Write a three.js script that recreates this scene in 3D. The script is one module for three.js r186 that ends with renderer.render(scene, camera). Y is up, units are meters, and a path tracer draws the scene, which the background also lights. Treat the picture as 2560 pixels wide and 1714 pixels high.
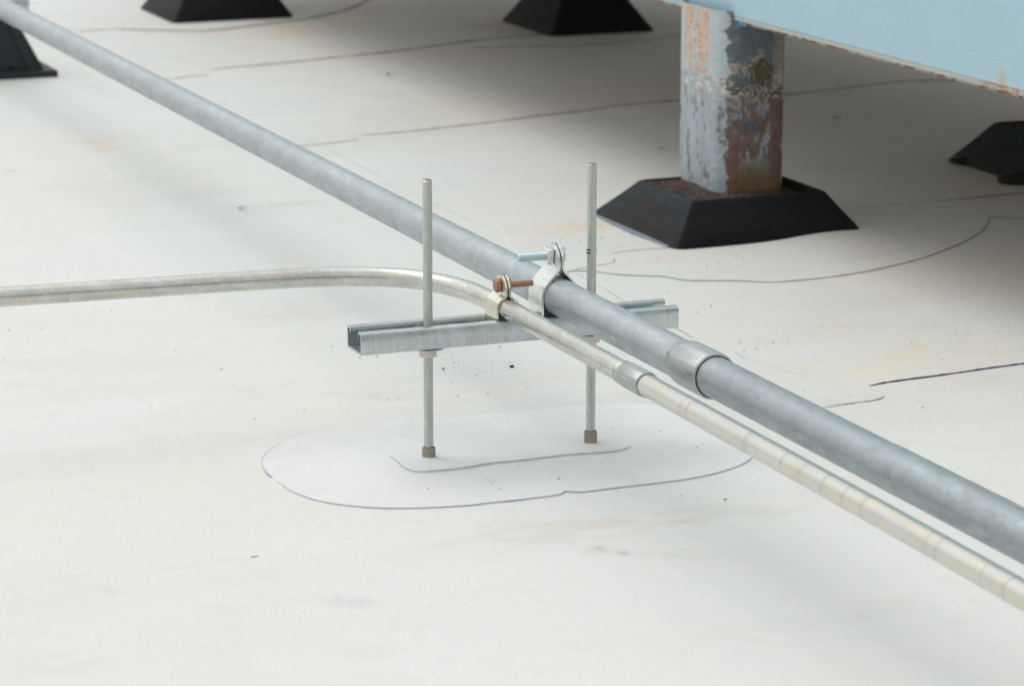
import * as THREE from 'three';
import { RoundedBoxGeometry } from 'three/addons/geometries/RoundedBoxGeometry.js';
import { mergeGeometries, mergeVertices, toCreasedNormals } from 'three/addons/utils/BufferGeometryUtils.js';

// ---------------------------------------------------------------- camera, sky, sun, exposure
// World frame: x runs across the two conduits (along the strut channel), -z runs along them away from the camera, y up, metres.
const scene = new THREE.Scene();
const FPX = 7650, CX = 1280, CY = 857;                       // focal length and principal point in photograph pixels
const YAW = -21.45 * Math.PI / 180, PITCH = -Math.atan(1769 / FPX);
const camera = new THREE.PerspectiveCamera(2 * Math.atan(CY / FPX) * 180 / Math.PI, 1024 / 685, 0.05, 4000);
camera.filmGauge = 36;
camera.position.set(-1.0319, 0.76, 2.6304);
camera.rotation.order = 'YXZ';
camera.rotation.set(PITCH, YAW, 0);
camera.focus = 2.86;
camera.userData.fStop = 13;
camera.updateMatrixWorld(true);
scene.add(camera);

const renderer = new THREE.WebGLRenderer({ antialias: true });
renderer.toneMapping = THREE.LinearToneMapping;
renderer.toneMappingExposure = 1.19;
renderer.shadowMap.enabled = true;
renderer.setSize(1024, 685);

// ---- seeded noise
let seed = 1234567;
const rnd = () => { seed = (seed + 0x6D2B79F5) | 0; let t = Math.imul(seed ^ (seed >>> 15), 1 | seed); t = (t + Math.imul(t ^ (t >>> 7), 61 | t)) ^ t; return ((t ^ (t >>> 14)) >>> 0) / 4294967296; };
const NT = new Float32Array(65536); for (let i = 0; i < 65536; i++) NT[i] = rnd();
const vn = (x, y) => {                                       // value noise 0..1
  const xi = Math.floor(x), yi = Math.floor(y), fx = x - xi, fy = y - yi;
  const sx = fx * fx * (3 - 2 * fx), sy = fy * fy * (3 - 2 * fy);
  const a = NT[((yi & 255) << 8) | (xi & 255)], b = NT[((yi & 255) << 8) | ((xi + 1) & 255)];
  const c = NT[(((yi + 1) & 255) << 8) | (xi & 255)], d = NT[(((yi + 1) & 255) << 8) | ((xi + 1) & 255)];
  return (a + (b - a) * sx) * (1 - sy) + (c + (d - c) * sx) * sy;
};
const fbm = (x, y, o = 4) => { let s = 0, a = 0.5, n = 0; for (let i = 0; i < o; i++) { s += a * vn(x, y); n += a; x = x * 2.03 + 17.3; y = y * 2.03 + 9.1; a *= 0.5; } return s / n; };
const sstep = (a, b, x) => { const t = Math.min(1, Math.max(0, (x - a) / (b - a))); return t * t * (3 - 2 * t); };
const mix = (a, b, t) => a + (b - a) * t;
const mix3 = (a, b, t) => [mix(a[0], b[0], t), mix(a[1], b[1], t), mix(a[2], b[2], t)];

// ---- hazy overcast sky: brightest round the veiled sun high up, bluer and dimmer towards the horizon
const SUN = new THREE.Vector3(-0.45, 1.2, -0.60).normalize();
{
  const W = 256, H = 128, data = new Float32Array(W * H * 4);
  for (let j = 0; j < H; j++) for (let i = 0; i < W; i++) {
    const v = (j + 0.5) / H, el = (v - 0.5) * Math.PI, az = ((i + 0.5) / W - 0.5) * 2 * Math.PI;
    const y = Math.sin(el), dx = Math.cos(el) * Math.cos(az), dz = Math.cos(el) * Math.sin(az);
    const s = Math.max(0, y);
    const g = Math.acos(Math.min(1, dx * SUN.x + y * SUN.y + dz * SUN.z));
    const cl = 1 + 0.22 * (fbm(dx / (s + 0.35) * 1.6 + 40, dz / (s + 0.35) * 1.6 + 40, 4) - 0.5);
    let L = 0.64 * (0.9 + 0.1 * s) * cl;
    const glow = 0.60 * Math.exp(-(g * g) / 0.62);
    const t = sstep(0.0, 0.75, s), k = (j * W + i) * 4;
    data[k] = L * mix(1.0, 0.99, t) + glow; data[k + 1] = L * mix(1.0, 1.0, t) + glow * 0.985; data[k + 2] = L * mix(0.985, 1.01, t) + glow * 0.95; data[k + 3] = 1;
  }
  const sky = new THREE.DataTexture(data, W, H, THREE.RGBAFormat, THREE.FloatType);
  sky.mapping = THREE.EquirectangularReflectionMapping; sky.magFilter = THREE.LinearFilter; sky.minFilter = THREE.LinearFilter; sky.needsUpdate = true;
  scene.background = sky; scene.environment = sky;
}
const sun = new THREE.DirectionalLight(new THREE.Color(1, 0.975, 0.93), 0.68);
sun.position.copy(SUN).multiplyScalar(12);
sun.castShadow = true; sun.shadow.radius = 62; sun.shadow.mapSize.set(2048, 2048);
Object.assign(sun.shadow.camera, { left: -5, right: 5, top: 5, bottom: -5, near: 1, far: 30 });
scene.add(sun); scene.add(sun.target);

// ---------------------------------------------------------------- helpers
const V = (x, y, z) => new THREE.Vector3(x, y, z);
function px(x, y, Y = 0) {                                   // photograph pixel -> point on the level plane at height Y
  const d = V((x - CX) / FPX, -(y - CY) / FPX, -1).applyEuler(camera.rotation);
  const t = (Y - camera.position.y) / d.y;
  return camera.position.clone().addScaledVector(d, t);
}
const used = {};
function numbered(n) { used[n] = (used[n] ?? -1) + 1; return used[n] ? n + '_' + String(used[n]).padStart(3, '0') : n; }
const shadow = (o) => { o.castShadow = true; o.receiveShadow = true; return o; };
function thing(name, label, category, pos = [0, 0, 0], group, turn = 0) {
  const o = new THREE.Group(); o.name = numbered(name); o.position.set(...pos); o.rotation.y = turn;
  o.userData = { label, category }; if (group) o.userData.group = group; scene.add(o); return o;
}
function struct(name, label, category) { const o = new THREE.Group(); o.name = numbered(name); o.userData = { label, category, kind: 'structure' }; scene.add(o); return o; }
function part(parent, name, geo, mat, label) { const m = shadow(new THREE.Mesh(geo, mat)); m.name = name; if (label) m.userData.label = label; parent.add(m); return m; }
function one(name, geo, mat, label, category, pos = [0, 0, 0], group) {
  const m = shadow(new THREE.Mesh(geo, mat)); m.name = numbered(name); m.position.set(...pos); m.userData = { label, category };
  if (group) m.userData.group = group; scene.add(m); return m;
}
const srgb = (r, g, b) => [r, g, b].map((c) => { c /= 255; return c <= 0.04045 ? c / 12.92 : ((c + 0.055) / 1.055) ** 2.4; });
const toS = (c) => { c = Math.min(1, Math.max(0, c)); return Math.round(255 * (c <= 0.0031308 ? 12.92 * c : 1.055 * c ** (1 / 2.4) - 0.055)); };
function colourMap(w, h, fn, wrap = THREE.RepeatWrapping) {  // fn(u, v) -> linear rgb
  const d = new Uint8Array(w * h * 4);
  for (let j = 0; j < h; j++) for (let i = 0; i < w; i++) { const c = fn((i + 0.5) / w, (j + 0.5) / h), k = (j * w + i) * 4; d[k] = toS(c[0]); d[k + 1] = toS(c[1]); d[k + 2] = toS(c[2]); d[k + 3] = 255; }
  const t = new THREE.DataTexture(d, w, h, THREE.RGBAFormat); t.colorSpace = THREE.SRGBColorSpace; t.wrapS = t.wrapT = wrap; t.magFilter = THREE.LinearFilter; t.minFilter = THREE.LinearMipmapLinearFilter; t.generateMipmaps = true; t.needsUpdate = true; return t;
}
function greyMap(w, h, fn, wrap = THREE.RepeatWrapping) {
  const d = new Uint8Array(w * h * 4);
  for (let j = 0; j < h; j++) for (let i = 0; i < w; i++) { const c = Math.round(255 * Math.min(1, Math.max(0, fn((i + 0.5) / w, (j + 0.5) / h)))), k = (j * w + i) * 4; d[k] = d[k + 1] = d[k + 2] = c; d[k + 3] = 255; }
  const t = new THREE.DataTexture(d, w, h, THREE.RGBAFormat); t.wrapS = t.wrapT = wrap; t.magFilter = THREE.LinearFilter; t.needsUpdate = true; return t;
}
function boxUV(g, s = 1) {                                   // uv in units of s metres from the dominant normal
  const p = g.attributes.position, n = g.attributes.normal, uv = new Float32Array(p.count * 2);
  for (let i = 0; i < p.count; i++) {
    const ax = Math.abs(n.getX(i)), ay = Math.abs(n.getY(i)), az = Math.abs(n.getZ(i)), x = p.getX(i), y = p.getY(i), z = p.getZ(i);
    const [a, b] = ax >= ay && ax >= az ? [z, y] : ay >= az ? [x, z] : [x, y];
    uv[2 * i] = a / s; uv[2 * i + 1] = b / s;
  }
  g.setAttribute('uv', new THREE.BufferAttribute(uv, 2)); return g;
}
function tube(pts, r, seg, rad = 28, closed = false, curve) {
  const c = curve ?? new THREE.CatmullRomCurve3(pts, closed, 'centripetal'); return new THREE.TubeGeometry(c, seg, r, rad, closed);
}
function grid(rows, closedU = false) {                       // rows of Vector3 of equal length -> smooth mesh
  const R = rows.length, C = rows[0].length, pos = [], idx = [];
  for (const row of rows) for (const p of row) pos.push(p.x, p.y, p.z);
  for (let i = 0; i < R - 1; i++) for (let j = 0; j < (closedU ? C : C - 1); j++) { const a = i * C + j, b = i * C + (j + 1) % C, c = a + C, d = b + C; idx.push(a, b, d, a, d, c); }
  const g = new THREE.BufferGeometry(); g.setAttribute('position', new THREE.Float32BufferAttribute(pos, 3)); g.setIndex(idx); g.computeVertexNormals(); return g;
}

// ---------------------------------------------------------------- key measurements
const CH_BOT = 0.1115, CH_TOP = 0.1331, CH_W = 0.0413;       // strut channel
const BIG = { x: 0.045, r: 0.0175, y: CH_TOP + 0.0175 };
const SML = { x: -0.008, r: 0.0097, y: CH_TOP + 0.0097 };
const POST = { x: 0.7165, z: -1.0210 };

// gentle unevenness of the loose-laid membrane
const hz = (x, z) => -0.0045 + 0.0034 * sstep(0.10, 0.035, Math.hypot(Math.max(0, Math.abs(x) - 0.10), z)) + 0.0022 * (fbm(x * 2.3 + 50, z * 1.7 + 50, 2) - 0.5) + 0.0016 * (fbm(x * 8 + 80, z * 5 + 80, 2) - 0.5)
  + 0.008 * Math.exp(-((x - 0.80) ** 2 + (z + 0.86) ** 2) / 0.009) + 0.0035 * Math.exp(-(((x + 0.13) / 0.07) ** 2 + ((z - 0.02) / 0.07) ** 2));

// ---------------------------------------------------------------- roof membrane (structure)
const X0 = -1.3, XW = 3.3, Z0 = 1.5, ZW = 6.0;               // textured area in metres
const stain = (x, z, sx, sz, rot = 0) => { const c = Math.cos(rot), s = Math.sin(rot); const a = (x * c + z * s) / sx, b = (-x * s + z * c) / sz; return Math.exp(-(a * a + b * b)); };
const stPts = [                                              // rust coloured and grey deposits seen in the photograph: pixel, size along x and z, strength, colour
  [2330, 868, 0.07, 0.05, 0.50, 'o'], [2200, 905, 0.09, 0.05, 0.35, 'y'], [240, 352, 0.022, 0.035, 0.75, 'o'], [265, 364, 0.03, 0.02, 0.6, 'o'], [100, 380, 0.12, 0.02, 0.2, 'y'],
  [1450, 560, 0.09, 0.06, 0.34, 'o'], [1330, 570, 0.08, 0.03, 0.24, 'o'], [1560, 640, 0.05, 0.04, 0.22, 'o'], [1080, 1225, 0.05, 0.02, 0.5, 'g'], [950, 1235, 0.04, 0.03, 0.3, 'g'], [1000, 1000, 0.09, 0.03, 0.14, 'o'], [800, 1010, 0.12, 0.04, 0.12, 'y'],
  [700, 75, 0.12, 0.10, 0.35, 'o'], [820, 60, 0.10, 0.12, 0.3, 'o'], [1230, 62, 0.05, 0.10, 0.55, 'b'], [2480, 445, 0.05, 0.06, 0.6, 'y'], [1000, 20, 0.25, 0.10, 0.3, 'b'], [1620, 1300, 0.20, 0.03, 0.35, 'b'], [1500, 1290, 0.10, 0.02, 0.3, 'b'],
  [990, 240, 0.03, 0.1, 0.25, 'g'], [875, 1490, 0.02, 0.025, 0.4, 'g'], [590, 1560, 0.01, 0.012, 0.5, 'b'], [130, 1650, 0.05, 0.02, 0.35, 'b'], [1440, 1350, 0.006, 0.02, 0.8, 'b'], [1465, 1352, 0.007, 0.02, 0.9, 'b'], [1493, 1352, 0.006, 0.02, 0.8, 'b'], [1560, 1370, 0.006, 0.008, 0.8, 'g'], [240, 215, 0.03, 0.10, 0.3, 'g'],
  [700, 505, 0.05, 0.02, 0.35, 'b'], [605, 520, 0.012, 0.012, 0.7, 'b'], [720, 648, 0.03, 0.02, 0.4, 'o'], [1620, 870, 0.06, 0.02, 0.25, 'g'], [30, 420, 0.01, 0.02, 0.5, 'g'],
].map(([x, y, sx, sz, k, c]) => { const p = px(x, y); return [p.x, p.z, sx, sz, k, { o: [0.80, 0.60, 0.40], y: [0.78, 0.71, 0.52], g: [0.52, 0.52, 0.52], b: [0.62, 0.55, 0.46] }[c]]; });
const BASE = [0.705, 0.71, 0.682];
const roofMap = colourMap(2048, 2048, (u, v) => {
  const x = X0 + u * XW, z = Z0 - v * ZW;
  // broad dull patches, streaks left by drying water (they run across the slope), fine grain
  const a = fbm(x * 2.2 + 3, z * 2.2 + 7, 4), b = fbm(x * 4.0 + 31, z * 15 + 11, 4), c = fbm(x * 90, z * 90, 2), e = fbm(x * 13 + 60, z * 22 + 20, 3);
  let m = 1 + 0.075 * (a - 0.5) + 0.05 * (b - 0.5) + 0.035 * (c - 0.5);
  let col = [BASE[0] * m, BASE[1] * m, BASE[2] * m];
  const warm = sstep(0.50, 0.72, a * 0.6 + b * 0.4); col = mix3(col, [0.70, 0.655, 0.575], 0.34 * warm);
  const film = sstep(0.56, 0.74, fbm(x * 3.1 + 90, z * 7.5 + 44, 4)); col = mix3(col, [0.60, 0.575, 0.52], 0.20 * film);
  const clean = sstep(0.58, 0.42, fbm(x * 1.9 + 70, z * 3.2 + 15, 4)); col = mix3(col, [0.74, 0.765, 0.77], 0.35 * clean);
  if (e > 0.68) col = mix3(col, [0.60, 0.57, 0.52], Math.min(0.16, (e - 0.68) * 1.4));
  // tide lines of dried puddles, scuffs, fine dirt grain
  const tl = fbm(x * 2.6 + 140, z * 4.4 + 60, 4), td = Math.abs(tl - 0.52) + 0.004 * c; col = mix3(col, [0.60, 0.55, 0.46], 0.17 * sstep(0.013, 0.002, td) * sstep(0.40, 0.62, fbm(x * 6 + 11, z * 6 + 90, 2)));
  const sc = fbm(x * 5 + z * 22 + 200, x * 46 - z * 10 + 30, 3); if (sc > 0.70) col = mix3(col, [0.50, 0.49, 0.47], Math.min(0.08, (sc - 0.70) * 1.0));
  const gr = vn(x * 420 + 9, z * 230 + 77); if (gr > 0.93) col = mix3(col, [0.46, 0.42, 0.37], (gr - 0.93) * 3.2 * sstep(0.45, 0.62, fbm(x * 8 + 5, z * 8 + 3, 3)));
  for (const s of stPts) {
    const dx = x - s[0], dz = z - s[1]; if (Math.abs(dx) > 3 * s[2] || Math.abs(dz) > 3 * s[3]) continue;
    const q = stain(dx, dz, s[2], s[3]); const w = q * s[4] * sstep(0.30, 0.66, fbm(x * 26 + s[0] * 10, z * 55 + s[1] * 10, 4)) * 1.25;
    col = mix3(col, s[5], Math.min(0.85, w));
  }
  return col;
}, THREE.MirroredRepeatWrapping);
const fineBump = greyMap(512, 512, (u, v) => fbm(u * 64, v * 64, 3) * 0.6 + fbm(u * 200, v * 200, 2) * 0.4);
fineBump.repeat.set(6, 11);
const M = {};
M.roof = new THREE.MeshStandardMaterial({ map: roofMap, roughness: 0.62, bumpMap: fineBump, bumpScale: 0.0006 });

const roof = struct('roof', 'off-white single-ply roof membrane with welded seams and patches', 'roof');
{
  const ax = [], az = [];
  for (const t of [-30, -16, -9, -5, -3, -2]) ax.push(t); for (let x = X0; x <= X0 + XW + 1e-6; x += 0.0275) ax.push(x); for (const t of [2.6, 4, 7, 12, 20, 30]) ax.push(t);
  for (const t of [30, 16, 9, 5, 3, 2]) az.push(t); for (let z = Z0; z >= Z0 - ZW - 1e-6; z -= 0.0275) az.push(z); for (const t of [-6, -8, -12, -18, -25, -34]) az.push(t);
  const rows = az.map((z) => ax.map((x) => V(x, hz(x, z), z))), g = grid(rows), uv = [];
  for (const z of az) for (const x of ax) uv.push((x - X0) / XW, (Z0 - z) / ZW);
  g.setAttribute('uv', new THREE.Float32BufferAttribute(uv, 2));
  part(roof, 'membrane', g, M.roof);
}
// the yard far below the roof edge, out to the horizon
{
  const yardMap = colourMap(256, 256, (u, v) => { const a = fbm(u * 9, v * 9, 4); return mix3([0.045, 0.05, 0.045], [0.07, 0.085, 0.05], sstep(0.4, 0.6, a)); });
  yardMap.repeat.set(40, 40);
  const g = new THREE.Mesh(new THREE.PlaneGeometry(4000, 4000), new THREE.MeshStandardMaterial({ map: yardMap, roughness: 0.95 }));
  g.rotation.x = -Math.PI / 2; g.position.y = -9; g.name = 'ground'; g.userData = { kind: 'structure', label: 'dark green and grey land far below the roof', category: 'ground' }; g.receiveShadow = true; scene.add(g);
}
// patches: star-shaped sheets with a real thickness, laid over the membrane
function sheet(poly, t, mat, name, label, uvS = 1, lift = 0) {
  const c = poly.reduce((s, p) => s.add(p), V(0, 0, 0)).multiplyScalar(1 / poly.length);
  const N = 14, rows = [];
  for (let k = 0; k <= N; k++) rows.push(poly.map((p) => { const x = mix(c.x, p.x, k / N), z = mix(c.z, p.z, k / N); return V(x, hz(x, z) + lift + t, z); }));
  rows.push(poly.map((p) => V(c.x + (p.x - c.x) * 1.002, hz(p.x, p.z) + lift - 0.001, c.z + (p.z - c.z) * 1.002)));
  let g = grid(rows, true); const uv = [];
  const P = g.attributes.position; for (let i = 0; i < P.count; i++) uv.push((P.getX(i) - X0) / XW * uvS, (Z0 - P.getZ(i)) / ZW * uvS);
  g.setAttribute('uv', new THREE.Float32BufferAttribute(uv, 2)); g = toCreasedNormals(g, 0.7);
  return part(roof, name, g, mat, label);
}
const gp = (x, y) => { let p = px(x, y); for (let i = 0; i < 4; i++) p = px(x, y, hz(p.x, p.z)); return p; };   // pixel -> point on the uneven membrane
const smooth = (pix, n, closed = false) => new THREE.CatmullRomCurve3(pix.map(([x, y]) => gp(x, y)), closed, 'centripetal').getPoints(n);
const crop = (x0, y0, s) => (pts) => pts.map(([x, y]) => [x0 + x / s, y0 + y / s]);
const c5 = crop(600, 980, 3.346), c4 = crop(600, 950, 1.673), f2 = crop(1450, 0, 2.11), f7 = crop(1280, 470, 3.66), c2b = crop(640, 214, 3.66), c7 = crop(1000, 0, 3.346), c1 = crop(0, 0, 3.66), c1b = crop(0, 0, 2.342), c8 = crop(2000, 860, 4.182);
const patchMap = colourMap(1024, 1024, (u, v) => {
  const a = fbm(u * 26, v * 40, 4), b = fbm(u * 14 + 9, v * 60 + 3, 3), c = fbm(u * 400, v * 700, 2);
  let col = [0.745, 0.76, 0.755].map((k) => k * (1 + 0.05 * (b - 0.5) + 0.03 * (c - 0.5)));
  col = mix3(col, [0.66, 0.63, 0.57], 0.22 * sstep(0.56, 0.78, a)); return col;
});
M.patch = new THREE.MeshStandardMaterial({ map: patchMap, roughness: 0.55, bumpMap: fineBump, bumpScale: 0.0004 });
const ovalLow = c5([[300, 750], [450, 845], [700, 925], [1000, 965], [1300, 978], [1600, 972], [2000, 945]]).concat(c4([[1000, 522], [1200, 500], [1340, 480], [1362, 468], [1410, 472], [1600, 450], [1900, 412], [2050, 375], [2110, 350], [2145, 325]]));
const ovalEnd = c5([[265, 715], [200, 650], [175, 600], [200, 540], [270, 480], [350, 440]]);
const ovalTop = c5([[600, 355], [1000, 295], [1400, 250], [1850, 215], [2240, 175]]).concat([[1377, 1022], [1480, 1015], [1586, 1012], [1700, 1022], [1820, 1052], [1885, 1092], [1900, 1125]]);
const outer = smooth([...ovalLow, ...[...ovalTop].reverse(), ...[...ovalEnd].reverse()], 240, true);
sheet(outer, 0.0014, M.patch, 'oval_patch', 'clean white oval flashing patch under the two rods', 6);
const innLow = c5([[1245, 555], [1320, 610], [1380, 655], [1440, 680], [1520, 688], [1600, 682], [1900, 650], [2100, 615], [2342, 592]]).concat(c4([[1350, 325], [1560, 308], [1605, 300], [1632, 288]]));
const inner = smooth([...innLow, [1570, 1110], [1540, 1096], [1480, 1091], [1300, 1106], [1100, 1125], [1010, 1132], [975, 1138]], 160, true);
sheet(inner, 0.0030, M.patch, 'cover_patch', 'small white rounded cover patch at the rod bases', 6);
const S1 = f7([[450, 778], [560, 760], [760, 768], [1000, 797], [1400, 815], [1600, 848], [1850, 850]]).concat(f2([[700, 1482], [850, 1483], [1000, 1490], [1180, 1478], [1400, 1452], [1600, 1415], [1800, 1365], [1950, 1310], [2050, 1265], [2120, 1220], [2150, 1180], [2155, 1140]]));
const panPatch = smooth([...S1, [2440, 508], [2330, 490], [2150, 470], [1950, 452], [1750, 455], [1600, 470], [1463, 496], [1350, 528], [1262, 566], [1275, 610], [1350, 660]], 240, true);
M.patch2 = new THREE.MeshStandardMaterial({ map: roofMap, roughness: 0.6, bumpMap: fineBump, bumpScale: 0.0005 });
sheet(panPatch, 0.0012, M.patch2, 'flashing_patch', 'large rounded membrane patch around the black base');
const S11 = c1b([[425, 172], [480, 118], [650, 170]]);
const leftPatch = smooth([...c1b([[330, 165], [430, 175], [650, 171], [900, 180], [1200, 182], [1500, 150], [1800, 110], [2050, 50], [2150, 0], [2180, -60]]), [880, -60], [600, -62], [300, -40], [120, 20], [100, 60]], 140, true);
sheet(leftPatch, 0.0012, M.patch2, 'flashing_patch', 'membrane patch around the far black base');
// lap strip with a rounded corner beside the thick conduit, and its long neighbour
const lap = smooth([...c8([[250, 665], [420, 642], [640, 612], [790, 588], [860, 566], [882, 550], [860, 525], [800, 490], [720, 445], [560, 370], [300, 240], [0, 100]]), [1880, 905], [1800, 865], [1715, 845], [1735, 865], [1840, 925], [1950, 980]], 160, true);
sheet(lap, 0.0011, M.patch2, 'lap_strip', 'rounded end of a membrane cover strip');

// welded cover strips between two lap edges, a little dirtier than the sheets
function strip(pa, pb, t, name, label) {
  const A = smooth(pa, 60), B = smooth(pb, 60), rows = [];
  const at = (i, k, dy) => { const x = mix(A[i].x, B[i].x, k), z = mix(A[i].z, B[i].z, k); return V(x, hz(x, z) + dy, z); };
  for (const [k, dy] of [[-0.01, -0.001], [0, t * 0.9], [0.02, t], [0.25, t], [0.5, t], [0.75, t], [0.98, t], [1, t * 0.8], [1.01, -0.001]]) rows.push(A.map((_, i) => at(i, k, dy)));
  let g = grid(rows); const uv = [], P = g.attributes.position; for (let i = 0; i < P.count; i++) uv.push((P.getX(i) - X0) / XW + 0.11, (Z0 - P.getZ(i)) / ZW + 0.07);
  g.setAttribute('uv', new THREE.Float32BufferAttribute(uv, 2)); g = toCreasedNormals(g, 0.6); part(roof, name, g, M.strip, label);
}
M.strip = new THREE.MeshStandardMaterial({ map: roofMap, color: new THREE.Color(0.965, 0.945, 0.915), roughness: 0.6, bumpMap: fineBump, bumpScale: 0.0005 });
const lapA = [...c2b([[900, 460], [1300, 430], [1600, 400], [1900, 365]]), ...c7([[800, 1020], [1200, 965], [1600, 920], [1850, 880], [2330, 845]]), ...f2([[700, 528]])];
strip(lapA, [[886, 273], [995, 263], [1077, 255], [1159, 247], [1239, 240], [1359, 228], [1478, 216], [1553, 209], [1696, 196], [1782, 189]], 0.0012, 'cover_strip', 'slightly dirty membrane cover strip');
// dark seam edges with lap shadow and dirt put into their colour, sealant beads
const beadMat = (r, g, b, rough = 0.8) => new THREE.MeshStandardMaterial({ color: new THREE.Color(r, g, b), roughness: rough });
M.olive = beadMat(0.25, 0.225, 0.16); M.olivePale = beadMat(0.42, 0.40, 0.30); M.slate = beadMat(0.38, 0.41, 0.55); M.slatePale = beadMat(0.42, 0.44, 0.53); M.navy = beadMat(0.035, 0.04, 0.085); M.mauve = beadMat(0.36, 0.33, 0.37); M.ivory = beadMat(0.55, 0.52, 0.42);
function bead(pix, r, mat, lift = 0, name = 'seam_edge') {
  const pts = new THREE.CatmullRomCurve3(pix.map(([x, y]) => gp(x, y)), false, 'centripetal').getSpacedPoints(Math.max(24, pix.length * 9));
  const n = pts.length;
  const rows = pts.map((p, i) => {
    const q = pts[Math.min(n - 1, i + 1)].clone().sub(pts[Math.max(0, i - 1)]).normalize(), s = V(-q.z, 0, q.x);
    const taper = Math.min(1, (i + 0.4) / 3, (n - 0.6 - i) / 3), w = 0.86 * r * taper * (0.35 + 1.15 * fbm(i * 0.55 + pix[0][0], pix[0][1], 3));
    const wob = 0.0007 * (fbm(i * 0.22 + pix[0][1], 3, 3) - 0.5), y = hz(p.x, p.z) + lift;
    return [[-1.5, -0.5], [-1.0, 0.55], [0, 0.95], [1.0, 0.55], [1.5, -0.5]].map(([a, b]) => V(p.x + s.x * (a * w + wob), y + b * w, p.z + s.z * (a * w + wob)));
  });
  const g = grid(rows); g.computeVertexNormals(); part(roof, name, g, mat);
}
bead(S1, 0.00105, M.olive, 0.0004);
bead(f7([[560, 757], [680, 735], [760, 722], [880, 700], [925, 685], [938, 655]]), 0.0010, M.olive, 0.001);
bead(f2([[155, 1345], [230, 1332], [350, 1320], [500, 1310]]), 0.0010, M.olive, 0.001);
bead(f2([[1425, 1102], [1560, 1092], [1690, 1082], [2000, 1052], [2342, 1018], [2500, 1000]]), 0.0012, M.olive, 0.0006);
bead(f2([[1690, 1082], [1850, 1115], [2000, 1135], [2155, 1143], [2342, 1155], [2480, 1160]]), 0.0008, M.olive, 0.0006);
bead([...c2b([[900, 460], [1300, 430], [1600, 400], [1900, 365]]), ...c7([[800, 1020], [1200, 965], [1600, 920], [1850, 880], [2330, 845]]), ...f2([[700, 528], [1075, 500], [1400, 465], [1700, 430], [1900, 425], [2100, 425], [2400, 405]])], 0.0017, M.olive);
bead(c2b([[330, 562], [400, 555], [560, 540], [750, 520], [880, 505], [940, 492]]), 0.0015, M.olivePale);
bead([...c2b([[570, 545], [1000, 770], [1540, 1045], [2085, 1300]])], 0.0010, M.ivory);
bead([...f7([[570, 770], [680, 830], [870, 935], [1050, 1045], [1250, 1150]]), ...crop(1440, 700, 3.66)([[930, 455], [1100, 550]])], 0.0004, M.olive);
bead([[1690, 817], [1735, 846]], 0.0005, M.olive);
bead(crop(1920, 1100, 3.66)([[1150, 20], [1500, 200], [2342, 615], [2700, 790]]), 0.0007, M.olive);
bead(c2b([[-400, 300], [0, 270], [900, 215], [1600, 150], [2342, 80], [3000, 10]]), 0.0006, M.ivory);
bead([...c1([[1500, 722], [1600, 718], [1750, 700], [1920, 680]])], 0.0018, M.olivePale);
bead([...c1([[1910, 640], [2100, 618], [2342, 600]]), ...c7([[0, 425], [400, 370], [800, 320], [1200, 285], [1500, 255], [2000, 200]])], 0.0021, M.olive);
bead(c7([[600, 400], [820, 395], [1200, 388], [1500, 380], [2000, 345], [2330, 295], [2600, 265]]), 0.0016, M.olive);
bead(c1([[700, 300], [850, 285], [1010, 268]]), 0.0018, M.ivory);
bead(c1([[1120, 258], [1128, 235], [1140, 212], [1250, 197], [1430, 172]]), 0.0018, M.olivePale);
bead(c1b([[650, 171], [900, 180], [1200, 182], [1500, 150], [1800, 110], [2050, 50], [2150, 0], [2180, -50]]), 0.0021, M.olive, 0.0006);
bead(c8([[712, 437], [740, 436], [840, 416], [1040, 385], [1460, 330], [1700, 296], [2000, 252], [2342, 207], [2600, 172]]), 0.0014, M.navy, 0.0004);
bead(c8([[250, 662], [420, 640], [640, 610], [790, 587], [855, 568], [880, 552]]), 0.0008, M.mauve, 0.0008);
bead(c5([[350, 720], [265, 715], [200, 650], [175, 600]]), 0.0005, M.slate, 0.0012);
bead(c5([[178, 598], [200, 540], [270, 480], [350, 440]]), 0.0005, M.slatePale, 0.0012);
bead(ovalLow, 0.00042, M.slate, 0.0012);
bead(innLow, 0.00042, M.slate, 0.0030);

// ---------------------------------------------------------------- metals
const galv = (base, o = {}) => colourMap(1024, 512, (u, v) => {     // u along the piece (0.5 m), v round it
  const X = u * 500, Y = v * (o.girth ?? 110);                      // millimetres
  const a = fbm(X * 0.05, Y * 0.09, 4), b = fbm(X * 0.35, Y * 0.35, 3), c = fbm(X * 0.025, Y * 1.2 + 40, 3), g = fbm(X * 1.3, Y * 1.3, 2);
  let m = 1 + (o.mott ?? 0.30) * (a - 0.5) + 0.16 * (b - 0.5) + 0.08 * (c - 0.5) + 0.26 * (g - 0.5);
  let col = base.map((k) => k * m);
  const fl = sstep(0.60, 0.78, fbm(X * 0.08 + 70, Y * 0.10 + 20, 3)); col = mix3(col, base.map((k) => Math.min(0.78, k * 1.28)), 0.4 * fl);
  const dk = sstep(0.66, 0.80, fbm(X * 0.02 + 9, Y * 1.6 + 5, 3)); col = mix3(col, [0.38, 0.39, 0.40], 0.35 * dk);
  const wh = sstep(0.75, 0.83, fbm(X * 0.9 + 33, Y * 0.05 + 8, 3)); col = mix3(col, base.map((k) => Math.min(0.85, k * 1.5)), 0.35 * wh);
  if (o.tint) col = o.tint(col, X, Y); return col;
});
const galvRough = greyMap(512, 256, (u, v) => 0.5 + 0.5 * (fbm(u * 40, v * 26, 4) - 0.5) * 1.2);
const bigMap = galv([0.405, 0.455, 0.475], { mott: 0.24 });
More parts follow.
